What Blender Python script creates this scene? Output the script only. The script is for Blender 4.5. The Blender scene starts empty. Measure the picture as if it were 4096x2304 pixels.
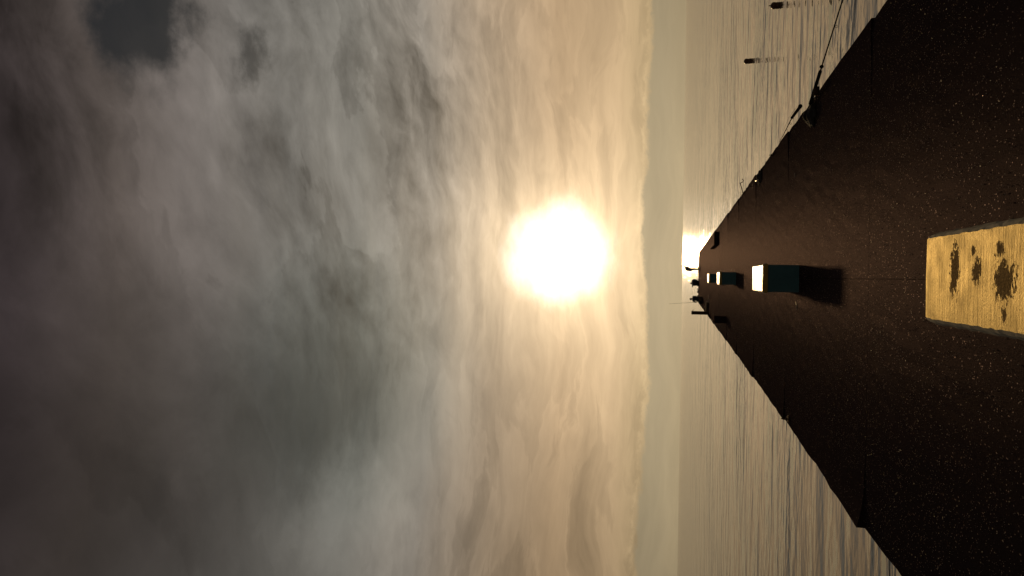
import bpy, bmesh, math, random
import numpy as np
from mathutils import Vector, Matrix

SC = bpy.context.scene
COL = SC.collection
rad = math.radians

# ------------------------------------------------------------------ camera
# The phone was held upright but the file lies on its side: the camera is rolled by 90 degrees.
EYE = 1.6                                   # metres above the deck (deck top = 0, sea = -1)
PITCH, ROLL = rad(12.93), rad(0.91)
fw = Vector((0, math.cos(PITCH), math.sin(PITCH)))
r0 = Vector((1, 0, 0)); u0 = r0.cross(fw)
rt = r0 * math.cos(ROLL) + u0 * math.sin(ROLL)
up = u0 * math.cos(ROLL) - r0 * math.sin(ROLL)
cam_d = bpy.data.cameras.new('camera'); cam = bpy.data.objects.new('camera', cam_d); COL.objects.link(cam)
cam_d.sensor_fit = 'HORIZONTAL'; cam_d.sensor_width = 36.0; cam_d.lens = 26.0
cam_d.clip_start = 0.05; cam_d.clip_end = 60000
X, Y, Z = -up, rt, -fw
cam.matrix_world = Matrix(((X.x, Y.x, Z.x, 0), (X.y, Y.y, Z.y, 0), (X.z, Y.z, Z.z, EYE), (0, 0, 0, 1)))
SC.camera = cam
SC.render.engine = 'CYCLES'
SC.cycles.use_denoising = True
SC.cycles.max_bounces = 6
SC.cycles.sample_clamp_indirect = 8.0
SC.view_settings.view_transform = 'Standard'; SC.view_settings.look = 'None'
SC.view_settings.exposure = -0.7; SC.view_settings.gamma = 1.0

# ------------------------------------------------------------------ sun
SUN_AZ, SUN_EL = rad(2.68), rad(9.21)       # azimuth to the right of straight ahead (+Y)
SUN = Vector((math.sin(SUN_AZ) * math.cos(SUN_EL), math.cos(SUN_AZ) * math.cos(SUN_EL), math.sin(SUN_EL)))
sd = bpy.data.lights.new('sun', 'SUN'); so = bpy.data.objects.new('sun', sd); COL.objects.link(so)
sd.energy = 2.0; sd.angle = rad(1.6); sd.color = (1.0, 0.65, 0.29)
so.rotation_euler = SUN.to_track_quat('Z', 'Y').to_euler()
so.location = SUN * 200

# ------------------------------------------------------------------ node helpers
class NT:
    def __init__(s, tree): s.t = tree; s.n = tree.nodes; s.l = tree.links
    def put(s, sock, v):
        if isinstance(v, bpy.types.NodeSocket): s.l.new(v, sock)
        elif v is not None: sock.default_value = v
    def new(s, kind, **props):
        nd = s.n.new(kind)
        for k, v in props.items(): setattr(nd, k, v)
        return nd
    def m(s, op, a, b=None, c=None, clamp=False):
        nd = s.new('ShaderNodeMath', operation=op, use_clamp=clamp)
        for i, v in enumerate((a, b, c)): s.put(nd.inputs[i], v)
        return nd.outputs[0]
    def add(s, *a):
        r = a[0]
        for b in a[1:]: r = s.m('ADD', r, b)
        return r
    def mul(s, *a):
        r = a[0]
        for b in a[1:]: r = s.m('MULTIPLY', r, b)
        return r
    def sub(s, a, b): return s.m('SUBTRACT', a, b)
    def mr(s, v, a, b, c=0.0, d=1.0, mode='SMOOTHSTEP'):
        nd = s.new('ShaderNodeMapRange', interpolation_type=mode, clamp=True) if mode != 'LINEAR' else s.new('ShaderNodeMapRange', clamp=True)
        for i, x in enumerate((v, a, b, c, d)): s.put(nd.inputs[i], x)
        return nd.outputs[0]
    def xyz(s, a, b, c):
        nd = s.new('ShaderNodeCombineXYZ')
        for i, x in enumerate((a, b, c)): s.put(nd.inputs[i], x)
        return nd.outputs[0]
    def vm(s, op, a, b=None, scale=None):
        nd = s.new('ShaderNodeVectorMath', operation=op)
        s.put(nd.inputs[0], a)
        if b is not None: s.put(nd.inputs[1], b)
        if scale is not None: s.put(nd.inputs[3], scale)
        return nd.outputs['Value'] if op in ('DOT_PRODUCT', 'LENGTH') else nd.outputs[0]
    def noise(s, vec, scale, detail=4.0, rough=0.55, dist=0.0, lac=2.0, color=False):
        nd = s.new('ShaderNodeTexNoise')
        s.put(nd.inputs['Vector'], vec); s.put(nd.inputs['Scale'], scale); s.put(nd.inputs['Detail'], detail)
        s.put(nd.inputs['Roughness'], rough); s.put(nd.inputs['Distortion'], dist); s.put(nd.inputs['Lacunarity'], lac)
        return nd.outputs['Color' if color else 'Fac']
    def mix(s, f, a, b, mode='MIX'):
        nd = s.new('ShaderNodeMix', data_type='RGBA', blend_type=mode, clamp_factor=True)
        s.put(nd.inputs[0], f); s.put(nd.inputs[6], a); s.put(nd.inputs[7], b)
        return nd.outputs[2]
    def ramp(s, f, stops, interp='LINEAR'):
        nd = s.new('ShaderNodeValToRGB'); nd.color_ramp.interpolation = interp
        e = nd.color_ramp.elements
        while len(e) < len(stops): e.new(0.5)
        for i, (p, c) in enumerate(stops):
            e[i].position = p; e[i].color = (*c, 1)
        s.put(nd.inputs[0], f)
        return nd.outputs[0]

def lin(c):
    return tuple((v / 255 / 12.92) if v / 255 <= 0.04045 else ((v / 255 + 0.055) / 1.055) ** 2.4 for v in c)

# ------------------------------------------------------------------ world: sunset sky with a broken cloud deck
W = bpy.data.worlds.new('World'); SC.world = W; W.use_nodes = True
w = NT(W.node_tree); w.n.clear()
d = w.vm('NORMALIZE', w.new('ShaderNodeTexCoord').outputs['Generated'])
sep = w.new('ShaderNodeSeparateXYZ'); w.l.new(d, sep.inputs[0])
dx, dy, dz = sep.outputs
DEG = 57.29578
el = w.mul(w.m('ARCSINE', dz), DEG)
az = w.mul(w.m('ARCTAN2', dx, dy), DEG)
cosA = w.m('MINIMUM', w.vm('DOT_PRODUCT', d, tuple(SUN)), 1.0)
ang = w.mul(w.m('ARCCOSINE', cosA), DEG)
zc = w.m('MAXIMUM', dz, 0.0)
inv = w.m('DIVIDE', 1.0, w.add(zc, 0.27))
pv = w.xyz(w.mul(dx, inv), w.mul(dy, inv), 0.0)                 # the cloud deck, seen in perspective
warp = w.vm('SUBTRACT', w.noise(pv, 2.2, 3.0, 0.5, color=True), (0.5, 0.5, 0.5))
pw = w.vm('ADD', pv, w.vm('SCALE', warp, scale=0.22))

def kfall(a): return 0.34 + 0.66 * math.exp(-(a / 40.0) ** 2)
prof = [(0, (182, 157, 114)), (3, (192, 165, 124)), (5, (199, 169, 130)), (9, (191, 161, 125)), (14, (170, 149, 124)),
        (19, (143, 135, 124)), (24, (118, 115, 108)), (30, (104, 101, 96)), (36, (96, 90, 86)), (41, (82, 74, 70)),
        (47, (62, 54, 55)), (58, (52, 47, 50)), (90, (52, 48, 52))]
stops = []
for e_, c_ in prof:
    k_ = kfall(abs(e_ - 9.2)) if e_ < 50 else kfall(40)
    stops.append((max(0.0, e_ / 90), tuple(v / k_ for v in lin(c_))))
base = w.ramp(w.m('DIVIDE', w.m('MAXIMUM', el, 0.0), 90.0), stops)
g40 = w.m('DIVIDE', ang, 40.0)
fall = w.add(0.34, w.mul(0.66, w.m('EXPONENT', w.mul(-1.0, w.mul(g40, g40)))))
base = w.vm('SCALE', base, scale=fall)

# uneven thickness of the deck: large masses, billows, long streaks towards the horizon
n_big = w.noise(pw, 1.7, 4.0, 0.5)
def rot(v, a, sx, sy):
    nd = w.new('ShaderNodeMapping', vector_type='POINT'); w.put(nd.inputs['Vector'], v)
    nd.inputs['Rotation'].default_value = (0, 0, a); nd.inputs['Scale'].default_value = (sx, sy, 1)
    return nd.outputs[0]
pr = rot(w.vm('ADD', pw, (7.3, 2.1, 0)), rad(28), 1.0, 1.0)
pr = w.vm('MULTIPLY', pr, (0.78, 1.18, 1.0))
n_mid = w.noise(pr, 4.2, 9.0, 0.58, 0.2)
n_lee = w.noise(w.vm('ADD', pr, (0.012, 0.034, 0)), 4.2, 6.0, 0.58, 0.2)
relief = w.sub(n_mid, n_lee)                                    # billows lit from the sun's side
n_fine = w.noise(w.vm('ADD', pr, (1.3, 9.1, 0)), 13.0, 6.0, 0.60, 0.3)
aw = w.noise(w.xyz(w.mul(az, 0.09), w.mul(el, 0.13), 2.0), 1.0, 4.0, 0.5)
streak = w.noise(w.xyz(w.mul(az, 0.045), w.add(w.mul(el, 0.55), w.mul(aw, 2.2)), 5.0), 1.0, 6.0, 0.6)
hi = w.mr(el, 5.0, 22.0)
lo = w.sub(1.0, w.mr(el, 14.0, 30.0))
mod = w.add(1.0,
            w.mul(w.sub(n_big, 0.5), w.mul(hi, w.mr(az, -14.0, 8.0, 0.6, 1.0))),
            w.mul(w.sub(w.mr(n_mid, 0.34, 0.64), 0.5), w.add(0.04, w.mul(hi, w.mr(az, -12.0, 10.0, 0.05, 0.32)))),
            w.mul(relief, w.mul(hi, w.mr(az, -12.0, 10.0, 0.2, 1.7))),
            w.mul(w.sub(n_fine, 0.5), w.mul(hi, w.mr(az, -16.0, 14.0, 0.06, 0.45))),
            w.mul(w.sub(streak, 0.5), w.mul(lo, 0.55)))

n_e1 = w.sub(w.noise(w.vm('ADD', pv, (3.7, 1.9, 0)), 8.0, 9.0, 0.60), 0.5)
n_e2 = w.sub(w.noise(w.vm('ADD', pv, (9.4, 5.2, 0)), 8.0, 9.0, 0.60), 0.5)
def blob(a0, e0, ra, re, amount, wob=5.0, soft=(1.25, 0.15)):
    """a cloud mass (amount > 0 brighter, < 0 darker), its outline broken up by the billows"""
    qa = w.m('DIVIDE', w.add(w.sub(az, a0), w.mul(n_e1, wob * 3)), ra)
    qe = w.m('DIVIDE', w.add(w.sub(el, e0), w.mul(n_e2, wob * 2)), re)
    q = w.m('SQRT', w.add(w.mul(qa, qa), w.mul(qe, qe)))
    return w.mul(w.mr(q, soft[0], soft[1]), amount)
BL = [(-8.5, 27.5, 11, 8, -0.44, 3), (-19, 40, 17, 14, -0.52, 3), (6.5, 29.6, 5, 4, -0.20, 3), (12.5, 31.5, 4.5, 2.6, -0.30, 3), (-6, 21.0, 8, 3.5, -0.14, 2),
      (18.0, 33.0, 9, 6, 0.46, 3), (-19.5, 24.0, 6, 4.5, 0.30, 4), (14, 25.5, 8, 4.5, 0.16, 4), (6, 38.5, 8, 5, 0.20, 4), (0, 49, 40, 5, -0.15, 2), (25, 45, 5, 3.5, -0.5, 3), (-23, 9, 16, 11, -0.36, 2)]
for b_ in BL: mod = w.add(mod, blob(*b_))
mod = w.m('MAXIMUM', mod, 0.25)
rw = w.noise(w.xyz(w.mul(az, 0.10), w.add(w.mul(el, 0.42), w.mul(aw, 1.5)), 11.0), 1.0, 7.0, 0.58, 0.4)
ridge = w.m('POWER', w.sub(1.0, w.m('ABSOLUTE', w.mul(w.sub(rw, 0.5), 7.0), clamp=True)), 3.0)
patch = w.mr(w.noise(w.xyz(w.mul(az, 0.09), w.mul(el, 0.2), 4.0), 1.0, 2.0, 0.5), 0.42, 0.62)
sheet = w.mr(rw, 0.47, 0.53)
mod = w.add(mod, w.mul(ridge, w.mul(patch, w.mul(lo, 0.16))), w.mul(w.sub(sheet, 0.5), w.mul(lo, 0.10)))
# crisp-edged heaps with lit margins, mostly on the right
nc = w.noise(w.vm('ADD', pr, (4.1, 6.6, 0)), 3.4, 11.0, 0.57, 0.15)
wr = w.mul(w.mr(az, -10.0, 12.0, 0.18, 1.0), w.mr(el, 12.0, 22.0))
lit = w.mul(w.mr(nc, 0.492, 0.522), w.sub(1.0, w.mul(0.75, w.mr(nc, 0.52, 0.68))))
gap = w.sub(1.0, w.mr(nc, 0.37, 0.46))
mod = w.add(mod, w.mul(wr, w.sub(w.mul(lit, 0.26), w.add(0.06, w.mul(gap, 0.20)))))
mod = w.m('MAXIMUM', mod, 0.25)
cloud = w.vm('SCALE', base, scale=mod)
# a hole in the deck high on the right shows the darker blue behind it
hole = w.m('MINIMUM', 1.0, w.add(blob(23.0, 37.4, 7.0, 3.0, 0.92, 5.0, (1.25, 0.4)), blob(19.0, 31.2, 2.2, 1.0, 0.7, 4.0, (1.5, 0.2)), blob(24.5, 21.5, 2.0, 0.7, 0.6, 1.5, (1.3, 0.2))))
sky = w.new('ShaderNodeTexSky', sky_type='NISHITA', sun_disc=False)
sky.sun_elevation = SUN_EL; sky.sun_rotation = SUN_AZ; sky.dust_density = 4.0; sky.air_density = 1.5
nish = w.vm('MULTIPLY', w.vm('SCALE', sky.outputs[0], scale=0.0065), (0.84, 1.0, 1.28))
col = w.mix(hole, cloud, nish)
# tint: a cold green cast in the thick middle of the deck
col = w.mix(blob(-8, 26, 13, 10, 0.9, 2.0), col, w.mix(1.0, col, (0.90, 1.01, 1.02, 1), 'MULTIPLY'))

# far bank of cloud lying on the horizon, a ragged bright rim along its top
rimn = w.noise(w.xyz(w.mul(az, 0.75), w.mul(el, 0.9), 3.0), 1.0, 8.0, 0.70)
rimw = w.noise(w.xyz(w.mul(az, 0.08), 8.0, 0.0), 1.0, 2.0, 0.5)
top = w.add(2.75, w.mul(w.sub(rimn, 0.5), 1.2), w.mul(w.sub(rimw, 0.5), 2.2))
dh = w.sub(el, top)
bank = w.mul(w.sub(1.0, w.mr(dh, -0.30, 0.10)), w.mr(el, -0.5, 2.0, 0.8, 1.0))
veil = w.mr(el, 0.2, 3.0, 0.55, 1.0)
bankc = w.vm('SCALE', (0.505, 0.405, 0.248), scale=w.mul(w.m('POWER', fall, 2.3), w.add(0.93, w.mul(w.sub(streak, 0.5), 0.30))))
col = w.mix(w.mul(bank, 0.86), col, bankc)
rim = w.mul(w.m('EXPONENT', w.mul(-1.0, w.m('ABSOLUTE', w.mul(w.sub(dh, 0.16), 5.0)))), w.mr(rimn, 0.38, 0.60))
col = w.vm('SCALE', col, scale=w.add(1.0, w.mul(rim, 0.24)))

# glow of the veiled sun
angw = w.m('MAXIMUM', 0.0, w.add(ang, w.mul(w.sub(w.noise(w.xyz(w.mul(az, 0.22), w.mul(el, 0.42), 6.0), 1.0, 6.0, 0.6), 0.5), 3.2), w.mul(w.sub(streak, 0.5), 2.0)))
a1 = w.m('DIVIDE', ang, 1.1)
core = w.add(w.mr(angw, 4.9, 0.8, 0.0, 1.6), w.mul(6.0, w.m('EXPONENT', w.mul(-1.0, w.mul(a1, a1)))))
halo = w.add(w.mul(1.9, w.m('EXPONENT', w.m('DIVIDE', ang, -2.9))), w.mul(0.26, w.m('EXPONENT', w.m('DIVIDE', ang, -9.0))))
gm = w.add(1.0, w.mul(w.sub(streak, 0.5), 1.3), w.mul(w.sub(n_mid, 0.5), 0.6))
gm = w.mul(gm, w.sub(1.0, w.mul(bank, 0.75)))
glow = w.vm('ADD', w.vm('SCALE', (1.0, 0.93, 0.80), scale=core), w.vm('SCALE', (1.0, 0.76, 0.46), scale=w.mul(halo, gm)))
col = w.vm('ADD', col, glow)
bg = w.new('ShaderNodeBackground'); w.l.new(col, bg.inputs[0]); bg.inputs[1].default_value = 2 ** 0.7
wo = w.new('ShaderNodeOutputWorld'); w.l.new(bg.outputs[0], wo.inputs[0])
W.cycles.sampling_method = 'MANUAL'; W.cycles.sample_map_resolution = 1024

# ------------------------------------------------------------------ materials
def mat(name):
    mt = bpy.data.materials.new(name); mt.use_nodes = True
    t = NT(mt.node_tree); t.n.clear()
    b = t.new('ShaderNodeBsdfPrincipled'); o = t.new('ShaderNodeOutputMaterial')
    t.l.new(b.outputs[0], o.inputs[0])
    return mt, t, b
def bump(t, b, h, dist, strength=1.0):
    nd = t.new('ShaderNodeBump'); t.put(nd.inputs['Height'], h); nd.inputs['Distance'].default_value = dist
    nd.inputs['Strength'].default_value = strength
    t.l.new(nd.outputs[0], b.inputs['Normal'])
def simple(name, c1, c2, rough=0.6, scale=8.0, bscale=40.0, bdist=0.002, spec=0.5, metal=0.0):
    mt, t, b = mat(name)
    oc = t.new('ShaderNodeTexCoord').outputs['Object']
    n = t.noise(oc, scale, 5.0, 0.6)
    t.put(b.inputs['Base Color'], t.mix(t.mr(n, 0.3, 0.7), (*c1, 1), (*c2, 1)))
    t.put(b.inputs['Roughness'], t.mr(n, 0.2, 0.8, rough - 0.08, rough + 0.1))
    b.inputs['Specular IOR Level'].default_value = spec; b.inputs['Metallic'].default_value = metal
    bump(t, b, t.noise(oc, bscale, 4.0, 0.6), bdist)
    return mt

def deck_material():
    mt = bpy.data.materials.new('deck_concrete'); mt.use_nodes = True
    t = NT(mt.node_tree); t.n.clear()
    oc = t.new('ShaderNodeNewGeometry').outputs['Position']
    big = t.noise(oc, 0.55, 5.0, 0.6); sm = t.noise(oc, 55.0, 5.0, 0.7); gr = t.noise(oc, 190.0, 3.0, 0.7)
    stain = t.noise(oc, 2.3, 6.0, 0.65)
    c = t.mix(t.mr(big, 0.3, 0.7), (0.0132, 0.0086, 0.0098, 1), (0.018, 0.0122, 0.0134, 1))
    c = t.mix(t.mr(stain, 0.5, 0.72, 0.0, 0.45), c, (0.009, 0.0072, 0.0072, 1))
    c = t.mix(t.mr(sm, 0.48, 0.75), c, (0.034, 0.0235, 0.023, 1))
    vo = t.new('ShaderNodeTexVoronoi'); t.put(vo.inputs['Vector'], oc); vo.inputs['Scale'].default_value = 75.0
    sp = t.new('ShaderNodeSeparateColor'); t.l.new(vo.outputs['Color'], sp.inputs[0])
    fleck = t.mul(t.m('GREATER_THAN', sp.outputs[0], 0.93), t.mr(vo.outputs['Distance'], 0.36, 0.24))
    c = t.mix(fleck, c, (0.20, 0.16, 0.12, 1))
    bp = t.new('ShaderNodeBump'); t.put(bp.inputs['Height'], t.add(t.mul(sm, 0.5), t.mul(gr, 0.3), t.mul(fleck, 0.4)))
    bp.inputs['Distance'].default_value = 0.006; bp.inputs['Strength'].default_value = 0.8
    df = t.new('ShaderNodeBsdfDiffuse'); t.put(df.inputs['Color'], c); df.inputs['Roughness'].default_value = 1.0
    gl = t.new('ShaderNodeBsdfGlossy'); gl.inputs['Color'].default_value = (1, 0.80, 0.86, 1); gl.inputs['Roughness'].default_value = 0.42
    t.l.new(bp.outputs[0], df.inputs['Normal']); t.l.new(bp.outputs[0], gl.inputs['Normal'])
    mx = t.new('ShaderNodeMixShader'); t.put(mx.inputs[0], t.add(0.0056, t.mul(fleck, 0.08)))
    t.l.new(df.outputs[0], mx.inputs[1]); t.l.new(gl.outputs[0], mx.inputs[2])
    o = t.new('ShaderNodeOutputMaterial'); t.l.new(mx.outputs[0], o.inputs[0])
    return mt

def water_material():
    mt, t, b = mat('sea_water')
    oc = t.new('ShaderNodeNewGeometry').outputs['Position']
    st = t.vm('MULTIPLY', oc, (0.38, 1.0, 1.0))
    wv = t.vm('ADD', st, t.vm('SCALE', t.vm('SUBTRACT', t.noise(st, 0.25, 2.0, 0.5, color=True), (0.5, 0.5, 0.5)), scale=1.2))
    a = t.noise(wv, 0.42, 2.0, 0.45)
    c = t.noise(wv, 1.1, 2.5, 0.5)
    f = t.noise(t.vm('MULTIPLY', oc, (0.75, 1.0, 1.0)), 3.0, 2.5, 0.5)
    far = t.noise(wv, 0.16, 3.0, 0.6)
    ps = t.new('ShaderNodeSeparateXYZ'); t.l.new(oc, ps.inputs[0])
    chop = t.mr(t.noise(st, 0.20, 3.0, 0.55), 0.44, 0.62)          # cat's-paws: patches of steeper ripple
    c2 = t.m('POWER', c, 2.0)
    h = t.add(t.mul(a, 0.13), t.mul(c2, t.add(0.085, t.mul(chop, 0.10))), t.mul(f, t.add(0.016, t.mul(chop, 0.036))),
              t.mul(far, t.mr(ps.outputs[1], 25.0, 160.0, 0.0, 0.55)))
    bump(t, b, h, 1.0, 1.0)
    b.inputs['Base Color'].default_value = (0.030, 0.023, 0.012, 1)
    b.inputs['Roughness'].default_value = 0.08
    b.inputs['Specular Tint'].default_value = (1.0, 0.84, 0.57, 1)  # warmth of the evening glare put into the reflection colour
    b.inputs['IOR'].default_value = 1.8
    return mt

def bench_paint(name, worn, matt=False):
    mt, t, b = mat(name)
    oc = t.new('ShaderNodeTexCoord').outputs['Object']
    st = t.vm('MULTIPLY', oc, (2.2, 26.0, 4.0))                      # brush strokes run across the seat
    br = t.noise(st, 1.0, 6.0, 0.65, 0.4)
    br2 = t.noise(t.vm('MULTIPLY', oc, (5.0, 70.0, 8.0)), 1.0, 4.0, 0.6, 0.5)
    bl = t.noise(oc, 9.0, 5.0, 0.6)
    c = t.mix(t.mr(br, 0.3, 0.7), (0.27, 0.18, 0.04, 1), (0.42, 0.30, 0.075, 1))  # pale paint with the golden sunlight put into its colour
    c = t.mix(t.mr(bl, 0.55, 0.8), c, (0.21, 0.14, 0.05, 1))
    rough = t.mr(bl, 0.25, 0.75, 0.36, 0.56) if matt else t.mr(bl, 0.25, 0.75, 0.26, 0.42)
    h = t.add(t.mul(br, 0.6), t.mul(br2, 0.5), t.mul(bl, 0.3), t.mul(t.noise(t.vm('MULTIPLY', oc, (1.0, 2.0, 1.0)), 85.0, 3.0, 0.7), 0.45))
    if worn:
        s = t.new('ShaderNodeSeparateXYZ'); t.l.new(oc, s.inputs[0])
        edge = t.sub(t.noise(t.vm('MULTIPLY', oc, (1.0, 1.5, 1.0)), 34.0, 6.0, 0.72, 0.6), 0.5)
        tot = None
        for (px_, py_, ra, rb, k) in worn:
            qx = t.m('DIVIDE', t.sub(s.outputs[0], px_), ra); qy = t.m('DIVIDE', t.sub(s.outputs[1], py_), rb)
            q = t.m('SQRT', t.add(t.mul(qx, qx), t.mul(qy, qy)))
            v = t.sub(k, t.add(q, t.mul(edge, 3.4)))
            tot = v if tot is None else t.m('MAXIMUM', tot, v)
        spot = t.sub(t.noise(t.vm('MULTIPLY', oc, (1.0, 1.5, 1.0)), 31.0, 3.0, 0.6), 0.735)
        tot = t.m('MAXIMUM', tot, t.mul(spot, 4.0))
        peel = t.mr(tot, 0.0, 0.10)
        under = t.mix(t.mr(t.noise(oc, 110.0, 3.0, 0.7), 0.38, 0.62), (0.085, 0.052, 0.032, 1), (0.26, 0.175, 0.075, 1))
        c = t.mix(peel, c, under)
        rough = t.add(rough, t.mul(peel, 0.35))
        h = t.sub(h, t.mul(peel, 0.9))
    t.put(b.inputs['Base Color'], c); t.put(b.inputs['Roughness'], rough)
    b.inputs['Specular IOR Level'].default_value = 0.0 if matt else 0.18
    b.inputs['Specular Tint'].default_value = (1.0, 0.9, 0.75, 1)
    if matt:                                                        # sheen with the gold of the low sun put into its colour
        gl = t.new('ShaderNodeBsdfGlossy'); gl.inputs['Color'].default_value = (1.0, 0.84, 0.47, 1); t.put(gl.inputs['Roughness'], rough)
        bp = t.new('ShaderNodeBump'); t.put(bp.inputs['Height'], h); bp.inputs['Distance'].default_value = 0.006; bp.inputs['Strength'].default_value = 0.9
        t.l.new(bp.outputs[0], gl.inputs['Normal'])
        mx = t.new('ShaderNodeMixShader'); t.put(mx.inputs[0], t.sub(t.mr(bl, 0.3, 0.7, 0.115, 0.18), t.mul(peel, 0.085)))
        out = [n for n in t.n if n.type == 'OUTPUT_MATERIAL'][0]
        t.l.new(b.outputs[0], mx.inputs[1]); t.l.new(gl.outputs[0], mx.inputs[2]); t.l.new(mx.outputs[0], out.inputs[0])
    bump(t, b, h, 0.006, 0.9)
    return mt

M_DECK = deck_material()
M_SEA = water_material()
M_WALL = simple('pier_wall_concrete', (0.05, 0.045, 0.04), (0.10, 0.09, 0.075), 0.85, 2.0, 20.0, 0.01, 0.05)
M_STEP = simple('step_concrete', (0.05, 0.042, 0.036), (0.085, 0.07, 0.06), 0.75, 6.0, 40.0, 0.006, 0.05)
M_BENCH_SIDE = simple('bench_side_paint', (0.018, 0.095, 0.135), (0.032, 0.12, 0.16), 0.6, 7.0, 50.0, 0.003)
M_SEAT_EDGE_SHADE = simple('seat_edge_shaded', (0.20, 0.20, 0.17), (0.30, 0.29, 0.25), 0.7, 9.0, 60.0, 0.003, 0.1)  # same seat paint on the sunless edges, grey shade put into the colour
M_IRON = simple('rusty_iron', (0.035, 0.022, 0.016), (0.07, 0.04, 0.025), 0.8, 20.0, 90.0, 0.002, 0.02)
M_BLACK = simple('black_grip', (0.010, 0.010, 0.011), (0.022, 0.020, 0.020), 0.85, 20.0, 120.0, 0.001, 0.0)
M_CLOTH = simple('dark_cloth', (0.014, 0.013, 0.014), (0.030, 0.027, 0.026), 0.9, 14.0, 90.0, 0.004, 0.2)
M_WOOD = simple('weathered_timber', (0.035, 0.026, 0.020), (0.07, 0.05, 0.038), 0.8, 9.0, 60.0, 0.003, 0.05)
M_BUOY = simple('buoy_plastic', (0.075, 0.026, 0.016), (0.11, 0.040, 0.022), 0.4, 8.0, 60.0, 0.001)
M_WHITE = simple('pale_plastic', (0.42, 0.38, 0.33), (0.52, 0.48, 0.42), 0.4, 20.0, 60.0, 0.0005)
M_GRIT = simple('quartz_grit', (0.15, 0.12, 0.10), (0.34, 0.28, 0.23), 0.45, 3.0, 60.0, 0.0005, 0.4)
M_SKIN = simple('skin', (0.32, 0.17, 0.11), (0.38, 0.21, 0.14), 0.55, 12.0, 80.0, 0.0005)
M_SHIRT = simple('dark_jacket', (0.020, 0.020, 0.026), (0.034, 0.033, 0.042), 0.9, 12.0, 80.0, 0.002, 0.2)
M_PANTS = simple('dark_trousers', (0.018, 0.016, 0.016), (0.030, 0.026, 0.025), 0.9, 12.0, 80.0, 0.002, 0.2)
M_HAIR = simple('dark_hair', (0.012, 0.010, 0.009), (0.025, 0.020, 0.017), 0.7, 30.0, 90.0, 0.002)

# ------------------------------------------------------------------ mesh helpers
def link_mesh(name, verts, faces, material, parent=None, smooth=False):
    me = bpy.data.meshes.new(name); me.from_pydata([tuple(v) for v in verts], [], faces); me.update()
    o = bpy.data.objects.new(name, me); COL.objects.link(o)
    if material: me.materials.append(material)
    if parent: o.parent = parent
    if smooth: me.polygons.foreach_set('use_smooth', [True] * len(me.polygons))
    return o
def from_bm(name, bm, material, parent=None, smooth=False):
    bmesh.ops.recalc_face_normals(bm, faces=bm.faces)
    me = bpy.data.meshes.new(name); bm.to_mesh(me); bm.free()
    o = bpy.data.objects.new(name, me); COL.objects.link(o)
    if material: me.materials.append(material)
    if parent: o.parent = parent
    if smooth: me.polygons.foreach_set('use_smooth', [True] * len(me.polygons))
    return o
def empty(name, loc, rz=0.0):
    o = bpy.data.objects.new(name, None); COL.objects.link(o); o.location = loc; o.rotation_euler = (0, 0, rz)
    o.empty_display_size = 0.1
    return o
def tag(o, label, cat, group=None):
    o['label'] = label; o['category'] = cat
    if group: o['group'] = group
    return o
def box_bm(bm, c, s, bevel=0.0, seg=2, jit=0.0, rnd=random):
    r = bmesh.ops.create_cube(bm, size=1.0)
    vs = r['verts']
    for v in vs:
        v.co = Vector((c[i] + v.co[i] * s[i] + (rnd.uniform(-jit, jit) if jit else 0) for i in range(3)))
    if bevel:
        es = list({e for v in vs for e in v.link_edges})
        bmesh.ops.bevel(bm, geom=es, offset=bevel, segments=seg, affect='EDGES', profile=0.6)
def tube_bm(bm, pts, radii, seg=10, cap=True):
    pts = [Vector(p) for p in pts]; rings = []
    prev = None
    for i, p in enumerate(pts):
        dr = (pts[min(i + 1, len(pts) - 1)] - pts[max(i - 1, 0)]).normalized()
        a = prev if prev is not None else (Vector((0, 0, 1)) if abs(dr.z) < 0.9 else Vector((1, 0, 0)))
        a = (a - dr * a.dot(dr)).normalized(); b_ = dr.cross(a); prev = a
        r = radii[i] if isinstance(radii, (list, tuple)) else radii
        rings.append([bm.verts.new(p + (a * math.cos(2 * math.pi * k / seg) + b_ * math.sin(2 * math.pi * k / seg)) * r) for k in range(seg)])
    for i in range(len(rings) - 1):
        for k in range(seg):
            bm.faces.new((rings[i][k], rings[i][(k + 1) % seg], rings[i + 1][(k + 1) % seg], rings[i + 1][k]))
    if cap:
        bm.faces.new(rings[0][::-1]); bm.faces.new(rings[-1])
def lathe_bm(bm, prof, seg=24, wob=0.0):
    rings = []
    for r, z in prof:
        rings.append([bm.verts.new((r * math.cos(2 * math.pi * k / seg), r * math.sin(2 * math.pi * k / seg), z)) for k in range(seg)])
    for i in range(len(rings) - 1):
        for k in range(seg):
            bm.faces.new((rings[i][k], rings[i][(k + 1) % seg], rings[i + 1][(k + 1) % seg], rings[i + 1][k]))
    bm.faces.new(rings[0][::-1]); bm.faces.new(rings[-1])
def tube(name, pts, radii, material, parent=None, seg=10):
    bm = bmesh.new(); tube_bm(bm, pts, radii, seg)
    return from_bm(name, bm, material, parent, True)

# ------------------------------------------------------------------ the sea: one sheet to the horizon
S = 30000.0
sea = link_mesh('sea', [(-S, -S, -1), (S, -S, -1), (S, S, -1), (-S, S, -1)], [(0, 1, 2, 3)], M_SEA)
sea['kind'] = 'structure'

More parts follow.
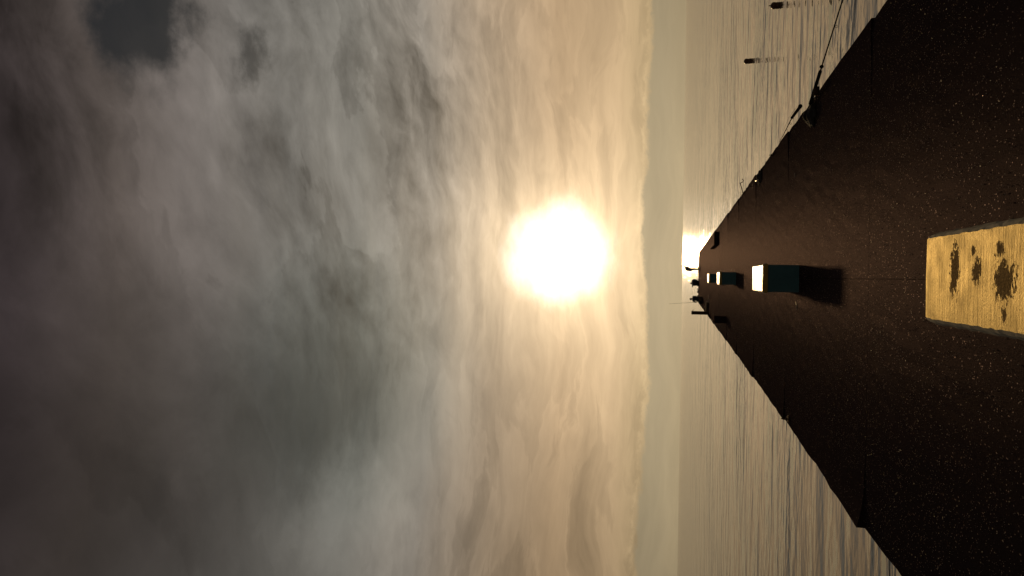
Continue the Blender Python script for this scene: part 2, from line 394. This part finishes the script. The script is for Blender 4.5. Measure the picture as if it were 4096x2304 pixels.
# ------------------------------------------------------------------ the pier
rng = random.Random(11)
def xl(y): return -2.16 + 0.0135 * y
def xr(y): return 2.28 + 0.0203 * y
def xm(y): return 0.014 + 0.0163 * y
PIER_END = 76.0
pier = empty('pier', (0, 0, 0))
tag(pier, 'long dark grit-covered concrete fishing pier running out into the calm sea', 'pier')
joints = [-8.7, -3.45, 1.8] + [7.05 + 5.22 * k for k in range(14)]
joints = [j for j in joints if j < PIER_END - 2] + [PIER_END]
def slab(y0, y1, side, lift, seed):
    r = random.Random(seed)
    nx, ny = 22, 16
    g = 0.0025
    V, Fc = [], []
    tilt = r.uniform(-0.004, 0.004)
    ejit = [r.uniform(-0.007, 0.007) + (r.uniform(-0.02, 0.0) if r.random() < 0.2 else 0) for _ in range(ny + 1)]
    for j in range(ny + 1):
        t = j / ny; y = y0 + g + (y1 - y0 - 2 * g) * t
        for i in range(nx + 1):
            f = i / nx
            xe = (xr(y) + ejit[j] - xm(y)) if side > 0 else (xl(y) - ejit[j] - xm(y))
            x = xm(y) + side * 0.002 + xe * f
            z = lift * f ** (11.0 if lift > 0.06 else 6.0) * (1 - t) ** 1.2 + (0 if j in (0, ny) and f < 0.75 else r.uniform(-0.002, 0.002))
            if i == nx: z -= r.uniform(0.0, 0.012)
            V.append((x, y + (r.uniform(-0.0015, 0.0015) if j in (0, ny) else 0), z))
    def vid(i, j): return j * (nx + 1) + i
    for j in range(ny):
        for i in range(nx):
            q = (vid(i, j), vid(i + 1, j), vid(i + 1, j + 1), vid(i, j + 1))
            Fc.append(q if side > 0 else q[::-1])
    ring = [vid(i, 0) for i in range(nx + 1)] + [vid(nx, j) for j in range(1, ny + 1)] + [vid(i, ny) for i in range(nx - 1, -1, -1)] + [vid(0, j) for j in range(ny - 1, 0, -1)]
    b0 = len(V)
    for k in ring: V.append((V[k][0], V[k][1], -0.35))
    n = len(ring)
    for k in range(n):
        q = (ring[k], b0 + k, b0 + (k + 1) % n, ring[(k + 1) % n])
        Fc.append(q if side > 0 else q[::-1])
    Fc.append(tuple(range(b0 + n - 1, b0 - 1, -1)) if side > 0 else tuple(range(b0, b0 + n)))
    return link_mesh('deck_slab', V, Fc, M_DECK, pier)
for k in range(len(joints) - 1):
    y0, y1 = joints[k], joints[k + 1]
    big = abs(y0 - 7.05) < 0.01
    slab(y0, y1, -1, 0.066 if big else rng.uniform(0.022, 0.042), 100 + k)
    slab(y0, y1, +1, 0.015 if big else rng.uniform(0.015, 0.036), 200 + k)
ys = [-8.7 + i * (PIER_END + 8.7 - 0.1) / 8 for i in range(9)]
V = []
for y in ys: V += [(xl(y) + 0.09, y, -0.36), (xr(y) - 0.09, y, -0.36), (xr(y) - 0.02, y, -3.0), (xl(y) + 0.02, y, -3.0)]
Fc = [(0, 1, 2, 3), tuple(len(V) - 4 + i for i in (3, 2, 1, 0))]
for i in range(8):
    a = i * 4
    for q in range(4): Fc.append((a + q, a + 4 + q, a + 4 + (q + 1) % 4, a + (q + 1) % 4))
link_mesh('base_wall', V, Fc, M_WALL, pier)

# raised kerb step on the right, beyond the sixth joint
bm = bmesh.new(); box_bm(bm, (0, 0, 0), (0.62, 5.0, 0.20), 0.012, 2, 0.006, rng)
o = from_bm('concrete_step', bm, M_DECK)
o.location = (2.46, 35.0 + 2.5, 0.10); o.rotation_euler.z = -0.0165
tag(o, 'low dark concrete step block on the right edge of the pier', 'step')

# loose grit
def grit():
    r = np.random.default_rng(5); N = 80000
    y = 0.6 + 34 * r.random(N) ** 1.25
    t = r.random(N)
    x = (-2.1 + 0.0135 * y) * (1 - t) + (2.22 + 0.0203 * y) * t
    s = np.clip(np.exp(r.normal(math.log(0.0017), 0.45, N)), 0.0008, 0.0042)
    oct_ = np.array([(1, 0, 0), (0, 1, 0), (-1, 0, 0), (0, -1, 0), (0, 0, 1), (0, 0, -1)], float)
    P = oct_[None] * (0.6 + 0.8 * r.random((N, 6, 1))) * s[:, None, None]
    q = r.normal(size=(N, 4)); q /= np.linalg.norm(q, axis=1, keepdims=True)
    a, b, c, d_ = q.T
    Rm = np.stack([np.stack([1 - 2 * (c * c + d_ * d_), 2 * (b * c - a * d_), 2 * (b * d_ + a * c)], 1),
                   np.stack([2 * (b * c + a * d_), 1 - 2 * (b * b + d_ * d_), 2 * (c * d_ - a * b)], 1),
                   np.stack([2 * (b * d_ - a * c), 2 * (c * d_ + a * b), 1 - 2 * (b * b + c * c)], 1)], 1)
    P = np.einsum('nij,nkj->nki', Rm, P)
    P[:, :, 0] += x[:, None]; P[:, :, 1] += y[:, None]; P[:, :, 2] += (s * 0.5)[:, None] + 0.004
    tri = np.array([(0, 1, 4), (1, 2, 4), (2, 3, 4), (3, 0, 4), (1, 0, 5), (2, 1, 5), (3, 2, 5), (0, 3, 5)])
    F_ = (tri[None] + 6 * np.arange(N)[:, None, None]).reshape(-1, 3)
    me = bpy.data.meshes.new('grit'); me.from_pydata(P.reshape(-1, 3).tolist(), [], F_.tolist()); me.update()
    me.materials.append(M_GRIT)
    o = bpy.data.objects.new('grit', me); COL.objects.link(o)
    o['kind'] = 'stuff'; o['label'] = 'pale glinting grit strewn over the dark pier deck'; o['category'] = 'grit'
grit()

# ------------------------------------------------------------------ benches (concrete blocks, painted seats)
def seat_bm(L, Wd, th, ch, r):
    """seat slab: long edges chamfered and a little knocked about"""
    bm = bmesh.new(); n = 40
    secs = []
    for i in range(n + 1):
        y = -L / 2 + L * i / n
        j = [r.uniform(-0.0025, 0.0025) for _ in range(8)]
        end = 0.006 if i in (0, n) else 0.0
        w2 = Wd / 2 - end
        secs.append([bm.verts.new(p) for p in (
            (-w2 + ch * 0.1, y, 0.0), (-w2 - ch * 0.0 + j[0], y, th * 0.42 + j[1]), (-w2 + ch * 0.45 + j[2], y, th * 0.82),
            (-w2 + ch + j[3], y, th - end), (0, y, th + 0.002 - end), (w2 - ch + j[4], y, th - end),
            (w2 - ch * 0.45 + j[5], y, th * 0.82), (w2 + j[6], y, th * 0.42 + j[7]), (w2 - ch * 0.1, y, 0.0))])
    for i in range(n):
        for k in range(9):
            k2 = (k + 1) % 9
            bm.faces.new((secs[i][k], secs[i][k2], secs[i + 1][k2], secs[i + 1][k]))
    bm.faces.new(secs[0]); bm.faces.new(secs[-1][::-1])
    return bm
def bench(yn, worn, label, seed, L=1.55):
    r = random.Random(seed)
    yc = yn + L / 2
    root = empty('concrete_bench', (xm(yc), yc, 0), -0.0165)
    tag(root, label, 'bench', 'concrete benches down the middle of the pier')
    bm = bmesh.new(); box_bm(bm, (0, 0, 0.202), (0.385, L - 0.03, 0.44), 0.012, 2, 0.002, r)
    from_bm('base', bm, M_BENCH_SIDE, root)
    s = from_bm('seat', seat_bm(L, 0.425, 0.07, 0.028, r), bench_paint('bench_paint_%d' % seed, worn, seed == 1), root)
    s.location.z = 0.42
    s.data.materials.append(M_SEAT_EDGE_SHADE)
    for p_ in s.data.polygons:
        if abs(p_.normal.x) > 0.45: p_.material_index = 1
# peeled patches: x, y from the bench middle, half sizes, threshold
WORN_A = [(0.033, 0.39, 0.115, 0.055, 0.9), (0.03, 0.15, 0.055, 0.05, 0.9), (-0.01, -0.10, 0.08, 0.09, 0.95), (0.105, -0.06, 0.035, 0.05, 0.8), (0.108, 0.19, 0.03, 0.03, 0.7), (-0.125, -0.1, 0.05, 0.03, 0.7), (0.0, -0.45, 0.08, 0.1, 0.7)]
WORN_B = [(-0.12, -0.3, 0.05, 0.06, 0.6), (-0.14, 0.3, 0.04, 0.05, 0.6)]
bench(2.26, WORN_A, 'nearest bench with golden sunlit painted top peeling in dark brown patches', 1)
bench(10.98, WORN_B, 'second nearest concrete bench, dark blue end face under a bright sunlit top', 2)
bench(23.4, None, 'third concrete bench from the camera, dark end face, long shadow toward viewer', 3)
bench(32.6, None, 'farthest small concrete bench in the row, just beyond the third one', 4)

# ------------------------------------------------------------------ edge blocks and posts
root = empty('mooring_post', (-1.33, 46.3, 0))
tag(root, 'upright dark post with a low foot beam on the left edge of the pier', 'post')
bm = bmesh.new(); box_bm(bm, (0, 0, 0.5), (0.21, 0.21, 1.02), 0.014, 2, 0.004, rng); from_bm('post', bm, M_WOOD, root)
bm = bmesh.new(); box_bm(bm, (0.375, 0.0, 0.082), (0.53, 0.17, 0.16), 0.012, 2, 0.005, rng); from_bm('foot_beam', bm, M_WOOD, root)
tube('hook', [(0.09, 0, 0.94), (0.14, 0, 0.95), (0.165, 0, 0.93), (0.17, 0, 0.89), (0.165, 0, 0.86)], [0.012] * 5, M_IRON, root, 8)

root = empty('bollard', (-1.04, 28.2, 0), 0.05)
tag(root, 'short dark square bollard near the left edge of the pier', 'bollard')
bm = bmesh.new(); box_bm(bm, (0, 0, 0.19), (0.26, 0.30, 0.38), 0.012, 2, 0.004, rng); from_bm('body', bm, M_DECK, root)
bm = bmesh.new(); box_bm(bm, (0, 0, 0.40), (0.285, 0.325, 0.04), 0.01, 2, 0.003, rng); from_bm('cap', bm, M_DECK, root)

o = tube('white_stick', [(-0.72, 46.1, 0.014), (-0.5, 46.12, 0.013), (-0.27, 46.08, 0.016)], [0.012, 0.014, 0.012], M_WHITE)
tag(o, 'thin pale stick lying on the deck beside the upright post', 'stick')
bm = bmesh.new(); lathe_bm(bm, [(0.012, 0.0), (0.035, 0.006), (0.04, 0.03), (0.038, 0.085), (0.018, 0.11), (0.016, 0.13)], 14)
o = from_bm('small_bottle', bm, M_WHITE, None, True); o.location = (-0.62, 46.5, 0.0)
tag(o, 'tiny white bottle at the foot of the upright post', 'bottle')

# ------------------------------------------------------------------ rods and gear on the right edge
def rod(name, pts, label, group, line=True):
    """pts: butt end, grip end, joint, tip (world); parts hang from an Empty at the butt"""
    p = [Vector(q) for q in pts]
    root = empty(name, p[0]); tag(root, label, 'fishing rod', group)
    q = [v - p[0] for v in p]
    dr = (q[1] - q[0]).normalized()
    tube('grip', [q[0], q[0] + dr * 0.02, q[1] - dr * 0.03, q[1]], [0.017, 0.021, 0.020, 0.013], M_BLACK, root, 12)
    L = (q[3] - q[1]).length
    tube('blank', [q[1], q[2], q[1].lerp(q[3], 0.7), q[3]], [0.0095, 0.008, 0.0055, 0.0025], M_BLACK, root, 8)
    bm = bmesh.new(); bmesh.ops.create_uvsphere(bm, u_segments=12, v_segments=8, radius=0.022)
    kn = from_bm('ferrule', bm, M_BLACK, root, True); kn.location = q[2]
    sd_ = dr.cross(Vector((0, 0, 1))).normalized(); dn = dr.cross(sd_)
    if dn.z > 0: dn = -dn
    for f in (0.25, 0.5, 0.75):
        c = q[1].lerp(q[3], f) + dn * 0.02
        tube('line_guide', [c + (dr.cross(dn) * math.cos(a) + dn * math.sin(a)) * 0.013 for a in [k * math.pi / 5 for k in range(11)]], 0.002, M_IRON, root, 6)
    return root, q, dr, dn
r1, q, dr, dn = rod('fishing_rod', [(2.385, 9.95, 0.055), (2.53, 8.98, 0.10), (2.545, 8.88, 0.105), (3.12, 4.9, 0.29)],
    'dark fishing rod jutting from the right edge, its tip out of frame', 'fishing rods along the right edge')
bm = bmesh.new()
tube_bm(bm, [(-0.05, 0, -0.0), (0.05, 0, 0.0)], 0.032, 16)
rl = from_bm('reel', bm, M_IRON, r1, True); rl.location = q[1] * 0.55 + Vector((-0.055, 0, -0.012))
tube('reel_handle', [(-0.05, 0, 0), (-0.085, 0.01, 0.0), (-0.09, 0.045, 0.01)], 0.006, M_IRON, rl, 8)
r2, q2, dr2, dn2 = rod('fishing_rod', [(2.43, 10.25, 0.13), (2.475, 11.0, 0.115), (2.48, 11.1, 0.113), (2.56, 13.3, 0.015)],
    'dark fishing rod lying along the right edge beyond the cloth bundle', 'fishing rods along the right edge')
tube('fishing_line', [(0.012, 0.02, 0.035), (0.06, 1.0, 0.02), (0.13, 3.02, -0.11)], 0.0016, M_BLACK, r2, 6)
tube('butt_cap', [(0.0, -0.03, 0.002), (0, 0.03, 0.0)], 0.026, M_BLACK, r2, 12)

def bundle(name, loc, size, seed, material, lobes=26):
    r = random.Random(seed); bm = bmesh.new()
    for k in range(lobes):
        a = r.uniform(0, 6.283); q_ = r.random() ** 0.5
        c = Vector((math.cos(a) * q_ * size[0], math.sin(a) * q_ * size[1], 0.0))
        h = size[2] * (1.05 - 0.75 * q_) * r.uniform(0.7, 1.1)
        m_ = Matrix.Translation(c + Vector((0, 0, h * 0.45))) @ Matrix.Rotation(r.uniform(0, 3.14), 4, 'Z') @ Matrix.Diagonal((size[0] * r.uniform(0.3, 0.6), size[1] * r.uniform(0.15, 0.3), h * 0.55, 1))
        bmesh.ops.create_icosphere(bm, subdivisions=2, radius=1.0, matrix=m_)
    o = from_bm(name, bm, material)
    md = o.modifiers.new('r', 'REMESH'); md.mode = 'VOXEL'; md.voxel_size = min(size) * 0.12
    dg = bpy.context.evaluated_depsgraph_get(); me = bpy.data.meshes.new_from_object(o.evaluated_get(dg))
    o.modifiers.clear(); o.data = me
    rr = np.random.default_rng(seed)
    me.materials.clear(); me.materials.append(material)
    me.polygons.foreach_set('use_smooth', [True] * len(me.polygons))
    o.location = loc
    return o
o = bundle('cloth_bundle', (2.27, 10.05, 0.0), (0.13, 0.24, 0.13), 3, M_CLOTH)
tag(o, 'dark crumpled cloth bundle at the right edge between two fishing rods', 'bundle')
o = bundle('net_heap', (2.47, 16.6, 0.0), (0.13, 0.33, 0.10), 7, M_CLOTH)
tag(o, 'small dark heap of netting with a pale stick on it', 'netting')
o = tube('pale_stick', [(2.35, 16.25, 0.075), (2.36, 16.42, 0.085), (2.37, 16.6, 0.09)], [0.008, 0.011, 0.012], M_WHITE)
tag(o, 'short pale stick resting on the small heap of netting', 'stick')
bm = bmesh.new(); lathe_bm(bm, [(0.03, 0.0), (0.034, 0.01), (0.034, 0.10), (0.026, 0.13), (0.014, 0.15), (0.014, 0.18), (0.016, 0.185), (0.016, 0.20)], 16)
o = from_bm('plastic_bottle', bm, M_IRON, None, True); o.location = (2.5, 14.2, 0.0); o.scale = (0.5, 0.5, 0.42)
tag(o, 'small bottle standing on the right edge of the pier', 'bottle')
# iron mooring rings let into the edges
def ring(x, y, rz, label):
    root = empty('mooring_ring', (x, y, 0), rz); tag(root, label, 'mooring ring', 'iron rings along the pier edges')
    tube('ring', [(0.0, math.cos(a) * 0.045, 0.06 + math.sin(a) * 0.05) for a in [k * math.pi / 8 for k in range(17)]], 0.008, M_IRON, root, 8)
    bm = bmesh.new(); box_bm(bm, (0, 0, 0.01), (0.11, 0.11, 0.022), 0.006, 2); from_bm('plate', bm, M_IRON, root)
ring(-1.9, 11.75, 0.1, 'small iron ring on the left edge, nearest the camera')
ring(2.48, 18.2, -0.2, 'small dark iron ring on the right edge beyond the netting')
root = empty('rod_rest', (2.62, 20.95, 0)); tag(root, 'thin bent metal rod rest leaning out over the right edge', 'rod rest')
tube('bar', [(-0.02, 0.0, 0.008), (0.12, -0.55, 0.10), (0.20, -0.9, 0.165)], 0.011, M_IRON, root, 8)
tube('fork', [(0.20, -0.9, 0.165), (0.215, -0.95, 0.11), (0.25, -0.97, 0.09), (0.30, -0.99, 0.12)], 0.010, M_IRON, root, 8)

# litter on the deck
o = tube('drinking_straw', [(-0.23, 11.14, 0.006), (-0.13, 11.22, 0.006)], 0.005, M_WHITE); tag(o, 'thin white straw on the deck left of the second bench', 'straw')
o = tube('drinking_straw', [(1.69, 11.5, 0.006), (1.76, 11.52, 0.006)], 0.004, M_WHITE); tag(o, 'thin white straw on the deck toward the right edge', 'straw')

# stones and scraps along the far end
r = random.Random(21)
for k in range(16):
    x = r.uniform(-0.7, 3.4)
    bm = bmesh.new(); bmesh.ops.create_icosphere(bm, subdivisions=2, radius=1.0)
    sx, sy, sz = r.uniform(0.05, 0.13), r.uniform(0.05, 0.11), r.uniform(0.03, 0.10)
    for v in bm.verts:
        v.co = Vector((v.co.x * sx, v.co.y * sy, v.co.z * sz)) * r.uniform(0.85, 1.15)
    o = from_bm('loose_stone', bm, M_DECK); o.location = (x, 75.5 + r.uniform(-0.35, 0.35), sz * 0.6)
    tag(o, 'small dark stone on the far end of the pier', 'stone', 'stones on the far end of the pier')

# ------------------------------------------------------------------ buoys
def buoy(x, y, stem, rot, sc, label):
    root = empty('mooring_buoy', (x, y, -1.0), rot); root.rotation_euler.x = 0.05; root.scale = (sc, sc, sc * 0.84)
    tag(root, label, 'buoy', 'small mooring buoys on the water')
    bm = bmesh.new()
    lathe_bm(bm, [(0.05, -0.10), (0.09, -0.08), (0.102, -0.03), (0.10, 0.02), (0.094, 0.06), (0.098, 0.10), (0.104, 0.14), (0.098, 0.18), (0.080, 0.215), (0.05, 0.238), (0.02, 0.246)], 28)
    from_bm('float', bm, M_BUOY, root, True)
    if stem:
        tube('stem', [(0, 0, 0.235), (0.002, 0, 0.28), (0.004, 0, 0.31)], [0.018, 0.014, 0.015], M_IRON, root, 10)
    else:
        tube('eye', [(math.cos(a) * 0.015, 0, 0.236 + math.sin(a) * 0.015) for a in [k * math.pi / 6 for k in range(13)]], 0.004, M_IRON, root, 8)
buoy(8.35, 22.7, True, 0.3, 0.98, 'dark buoy with a short stem on top, nearer the camera')
buoy(9.6, 32.2, False, 1.0, 1.08, 'dark round-topped buoy farther out, without a stem')

# ------------------------------------------------------------------ people at the far end
def person(name, bones, loc, rz, label, hair):
    """bones: (p0, r0, p1, r1, material index); one continuous surface grown round them"""
    bm = bmesh.new()
    for p0, ra, p1, rb, mi in bones:
        b2 = bmesh.new()
        bmesh.ops.create_icosphere(b2, subdivisions=2, radius=ra, matrix=Matrix.Translation(p0))
        bmesh.ops.create_icosphere(b2, subdivisions=2, radius=rb, matrix=Matrix.Translation(p1))
        h = bmesh.ops.convex_hull(b2, input=b2.verts)
        bmesh.ops.delete(b2, geom=list({g for g in h['geom_interior'] + h['geom_unused'] if isinstance(g, bmesh.types.BMVert)}), context='VERTS')
        me = bpy.data.meshes.new('t'); b2.to_mesh(me); b2.free(); bm.from_mesh(me); bpy.data.meshes.remove(me)
    o = from_bm(name, bm, None)
    md = o.modifiers.new('r', 'REMESH'); md.mode = 'VOXEL'; md.voxel_size = 0.008
    ms = o.modifiers.new('s', 'SMOOTH'); ms.iterations = 2; ms.factor = 0.4
    dg = bpy.context.evaluated_depsgraph_get(); me = bpy.data.meshes.new_from_object(o.evaluated_get(dg))
    o.modifiers.clear(); o.data = me
    me.materials.clear()
    for m_ in (M_SKIN, M_SHIRT, M_PANTS, M_HAIR, M_BLACK): me.materials.append(m_)
    n = len(me.polygons); c = np.empty(n * 3); me.polygons.foreach_get('center', c); c = c.reshape(-1, 3)
    best = np.full(n, 1e9); idx = np.zeros(n, dtype=np.int32)
    for p0, ra, p1, rb, mi in bones:
        a = np.array(p0, float); b = np.array(p1, float); ab = b - a
        t = np.clip(((c - a) @ ab) / max(ab @ ab, 1e-9), 0, 1)
        dd = np.linalg.norm(c - (a + t[:, None] * ab), axis=1) - (ra + (rb - ra) * t)
        k = dd < best - 0.001; best[k] = dd[k]; idx[k] = mi
    hc, hd = np.array(hair[0]), np.array(hair[1])
    k = (np.linalg.norm(c - hc, axis=1) < 0.16) & (((c - hc) @ hd) > 0.0) & (idx == 0); idx[k] = 3
    me.polygons.foreach_set('material_index', idx)
    me.polygons.foreach_set('use_smooth', [True] * n); me.update()
    o.location = loc; o.rotation_euler.z = rz
    return tag(o, label, 'person', 'people at the far end of the pier')
def V3(*a): return Vector(a)
def arm(sh, elb, wr, mi=1):
    return [(sh, 0.056, elb, 0.044, mi), (elb, 0.044, wr, 0.030, mi)] + hand(elb, wr)
def hand(elb, wr):
    f = (wr - elb).normalized(); s = f.cross(V3(0, 0, 1)); s = s.normalized() if s.length > 0.1 else V3(1, 0, 0); n = f.cross(s)
    out = [(wr, 0.027, wr + f * 0.075 + s * 0.018, 0.018, 0), (wr, 0.025, wr + f * 0.075 - s * 0.018, 0.018, 0)]
    for k, (o_, L) in enumerate(((-0.030, 0.062), (-0.010, 0.075), (0.010, 0.080), (0.030, 0.072))):
        a = wr + f * 0.085 + s * o_; b = a + f * L * 0.55 + n * 0.012; c_ = b + f * L * 0.3 + n * 0.03
        out += [(a, 0.0095, b, 0.009, 0), (b, 0.009, c_, 0.008, 0)]
    a = wr + f * 0.03 + s * 0.03; b = a + f * 0.035 + s * 0.028 + n * 0.01
    out += [(a, 0.013, b, 0.010, 0), (b, 0.010, b + f * 0.032 + n * 0.014, 0.009, 0)]
    return out
def leg(hip, knee, ank, toe):
    return [(hip, 0.10, knee, 0.075, 2), (knee, 0.074, ank, 0.058, 2), (ank - V3(0, 0, 0.03), 0.042, toe, 0.036, 4), (ank - V3(0, 0, 0.03), 0.042, ank + (ank - toe).normalized() * 0.03 - V3(0, 0, 0.035), 0.036, 4)]
def head(neck, c, face):
    """c: skull centre, face: forward direction"""
    u = (c - neck).normalized(); f = (face - u * face.dot(u)).normalized(); s = f.cross(u)
    return [(neck, 0.056, c - u * 0.06, 0.058, 0), (c + u * 0.035 - f * 0.015, 0.088, c + u * 0.02 + f * 0.02, 0.085, 0), (c, 0.078, c - u * 0.075 + f * 0.035, 0.045, 0),
            (c + u * 0.0 + f * 0.095, 0.012, c - u * 0.03 + f * 0.112, 0.015, 0),
            (c + s * 0.078, 0.014, c + s * 0.082 - u * 0.035, 0.010, 0), (c - s * 0.078, 0.014, c - s * 0.082 - u * 0.035, 0.010, 0),
            (c + f * 0.085 + u * 0.022 + s * 0.03, 0.012, c + f * 0.085 + u * 0.022 - s * 0.03, 0.012, 0), (c + f * 0.082 - u * 0.062 + s * 0.018, 0.009, c + f * 0.082 - u * 0.062 - s * 0.018, 0.009, 0)]

# 1: stands bent forward to the right, hands low in front (local +x = the way the figure faces)
B = leg(V3(0.0, 0.095, 0.80), V3(0.045, 0.10, 0.44), V3(0.0, 0.10, 0.075), V3(0.15, 0.12, 0.035)) + \
    leg(V3(0.0, -0.085, 0.80), V3(0.05, -0.09, 0.44), V3(-0.02, -0.09, 0.075), V3(0.13, -0.11, 0.035))
hip, chest, neck = V3(-0.03, 0, 0.84), V3(0.06, 0, 1.12), V3(0.25, 0, 1.30)
B += [(hip + V3(0, .07, 0), 0.115, hip - V3(0, .07, 0), 0.115, 2), (hip + V3(0, .05, -.08), 0.165, chest + V3(0, .07, 0), 0.19, 1), (hip + V3(0, -.05, -.08), 0.165, chest - V3(0, .07, 0), 0.19, 1),
      (chest + V3(0, .1, 0), 0.13, neck + V3(-.03, .12, -.06), 0.075, 1), (chest - V3(0, .1, 0), 0.11, neck + V3(-.03, -.12, -.06), 0.075, 1), (chest, 0.17, neck - V3(.02, 0, .03), 0.10, 1)]
B += head(neck, V3(0.36, 0, 1.39), V3(0.85, 0, -0.5))
B += arm(V3(0.19, 0.185, 1.27), V3(0.27, 0.21, 1.02), V3(0.45, 0.10, 0.92)) + arm(V3(0.19, -0.185, 1.27), V3(0.27, -0.21, 1.02), V3(0.45, -0.09, 0.90))
person('person', B, (2.12, 75.2, 0), 0.15, 'dark figure standing bent forward beside the glare at the pier end', ((0.31, 0, 1.44), (-0.8, 0, 0.6)))

# 2: crouches with a round back toward the camera, head bowed (local +y = away from the camera)
B = leg(V3(0.10, -0.05, 0.23), V3(0.24, 0.30, 0.46), V3(0.17, 0.10, 0.075), V3(0.20, 0.26, 0.035)) + \
    leg(V3(-0.10, -0.05, 0.23), V3(-0.24, 0.30, 0.46), V3(-0.17, 0.10, 0.075), V3(-0.20, 0.26, 0.035))
hip, chest, neck = V3(0, -0.08, 0.25), V3(0, 0.05, 0.45), V3(-0.04, 0.22, 0.60)
B += [(hip + V3(.1, 0, 0), 0.20, hip - V3(.1, 0, 0), 0.20, 2), (hip + V3(.12, 0, .05), 0.22, chest + V3(.14, 0, 0), 0.20, 1), (hip + V3(-.12, 0, .05), 0.22, chest - V3(.14, 0, 0), 0.20, 1),
      (chest + V3(.14, 0, 0), 0.20, neck + V3(.13, -.06, -.05), 0.11, 1), (chest - V3(.14, 0, 0), 0.20, neck + V3(-.11, -.06, -.05), 0.11, 1), (chest, 0.21, neck - V3(0, .03, .03), 0.11, 1)]
B += head(neck, V3(-0.07, 0.30, 0.68), V3(0, 0.8, -0.6))
B += arm(V3(0.22, 0.12, 0.54), V3(0.33, 0.33, 0.42), V3(0.12, 0.50, 0.36)) + arm(V3(-0.24, 0.12, 0.56), V3(-0.44, 0.18, 0.60), V3(-0.16, 0.44, 0.44))
person('person', B, (0.83, 75.3, 0), 0.0, 'dark figure crouching with rounded back at the pier end', ((-0.07, 0.27, 0.69), (0, -0.7, 0.5)))

# 3: sits low on a crate with a rod upright in front of the left hand
cx, cy = -0.62, 60.6
bm = bmesh.new()
for z in (0.03, 0.115, 0.20):
    box_bm(bm, (0, -0.14, z), (0.34, 0.02, 0.065), 0.004, 1); box_bm(bm, (0, 0.14, z), (0.34, 0.02, 0.065), 0.004, 1)
    box_bm(bm, (-0.16, 0, z), (0.02, 0.255, 0.065), 0.004, 1); box_bm(bm, (0.16, 0, z), (0.02, 0.255, 0.065), 0.004, 1)
box_bm(bm, (0, 0, 0.245), (0.35, 0.31, 0.022), 0.004, 1)
o = from_bm('low_crate', bm, M_WOOD); o.location = (cx, cy, 0); tag(o, 'low dark crate under the seated figure', 'crate')
B = leg(V3(0.09, 0.02, 0.35), V3(0.12, 0.40, 0.42), V3(0.12, 0.44, 0.075), V3(0.13, 0.59, 0.035)) + \
    leg(V3(-0.09, 0.02, 0.35), V3(-0.13, 0.40, 0.40), V3(-0.14, 0.48, 0.075), V3(-0.16, 0.63, 0.035))
hip, chest, neck = V3(0, 0.0, 0.37), V3(0.02, 0.08, 0.62), V3(0.0, 0.16, 0.76)
B += [(hip + V3(.07, 0, 0), 0.105, hip - V3(.07, 0, 0), 0.105, 2), (hip + V3(.05, 0, .04), 0.115, chest + V3(.08, 0, 0), 0.115, 1), (hip + V3(-.05, 0, .04), 0.115, chest - V3(.08, 0, 0), 0.115, 1),
      (chest + V3(.09, 0, 0), 0.105, neck + V3(.12, -.03, -.06), 0.07, 1), (chest - V3(.09, 0, 0), 0.105, neck + V3(-.12, -.03, -.06), 0.07, 1), (chest, 0.12, neck - V3(0, .02, .03), 0.08, 1)]
B += head(neck, V3(-0.01, 0.21, 0.86), V3(0, 0.9, -0.4))
B += arm(V3(0.18, 0.11, 0.70), V3(0.22, 0.22, 0.48), V3(0.14, 0.42, 0.47)) + arm(V3(-0.18, 0.11, 0.70), V3(-0.24, 0.24, 0.49), V3(-0.235, 0.40, 0.50))
person('person', B, (cx, cy, 0), 0.12, 'dark seated figure with a raised fishing rod near the pier end', ((-0.01, 0.19, 0.87), (0, -0.8, 0.5)))
root = empty('fishing_rod', (cx - 0.30, cy + 0.42, 0.34)); tag(root, 'thin fishing rod held nearly upright by the seated figure', 'fishing rod')
tube('grip', [(0, 0, 0), (-0.008, 0.03, 0.32)], [0.014, 0.013], M_BLACK, root, 10)
tube('blank', [(-0.008, 0.03, 0.32), (-0.08, 0.25, 1.3), (-0.17, 0.55, 2.25)], [0.011, 0.009, 0.006], M_BLACK, root, 8)
o = bundle('tackle_bag', (cx - 0.33, cy + 0.1, 0.0), (0.14, 0.16, 0.30), 9, M_CLOTH, 20)
tag(o, 'dark slumped bag on the deck left of the seated figure', 'bag')
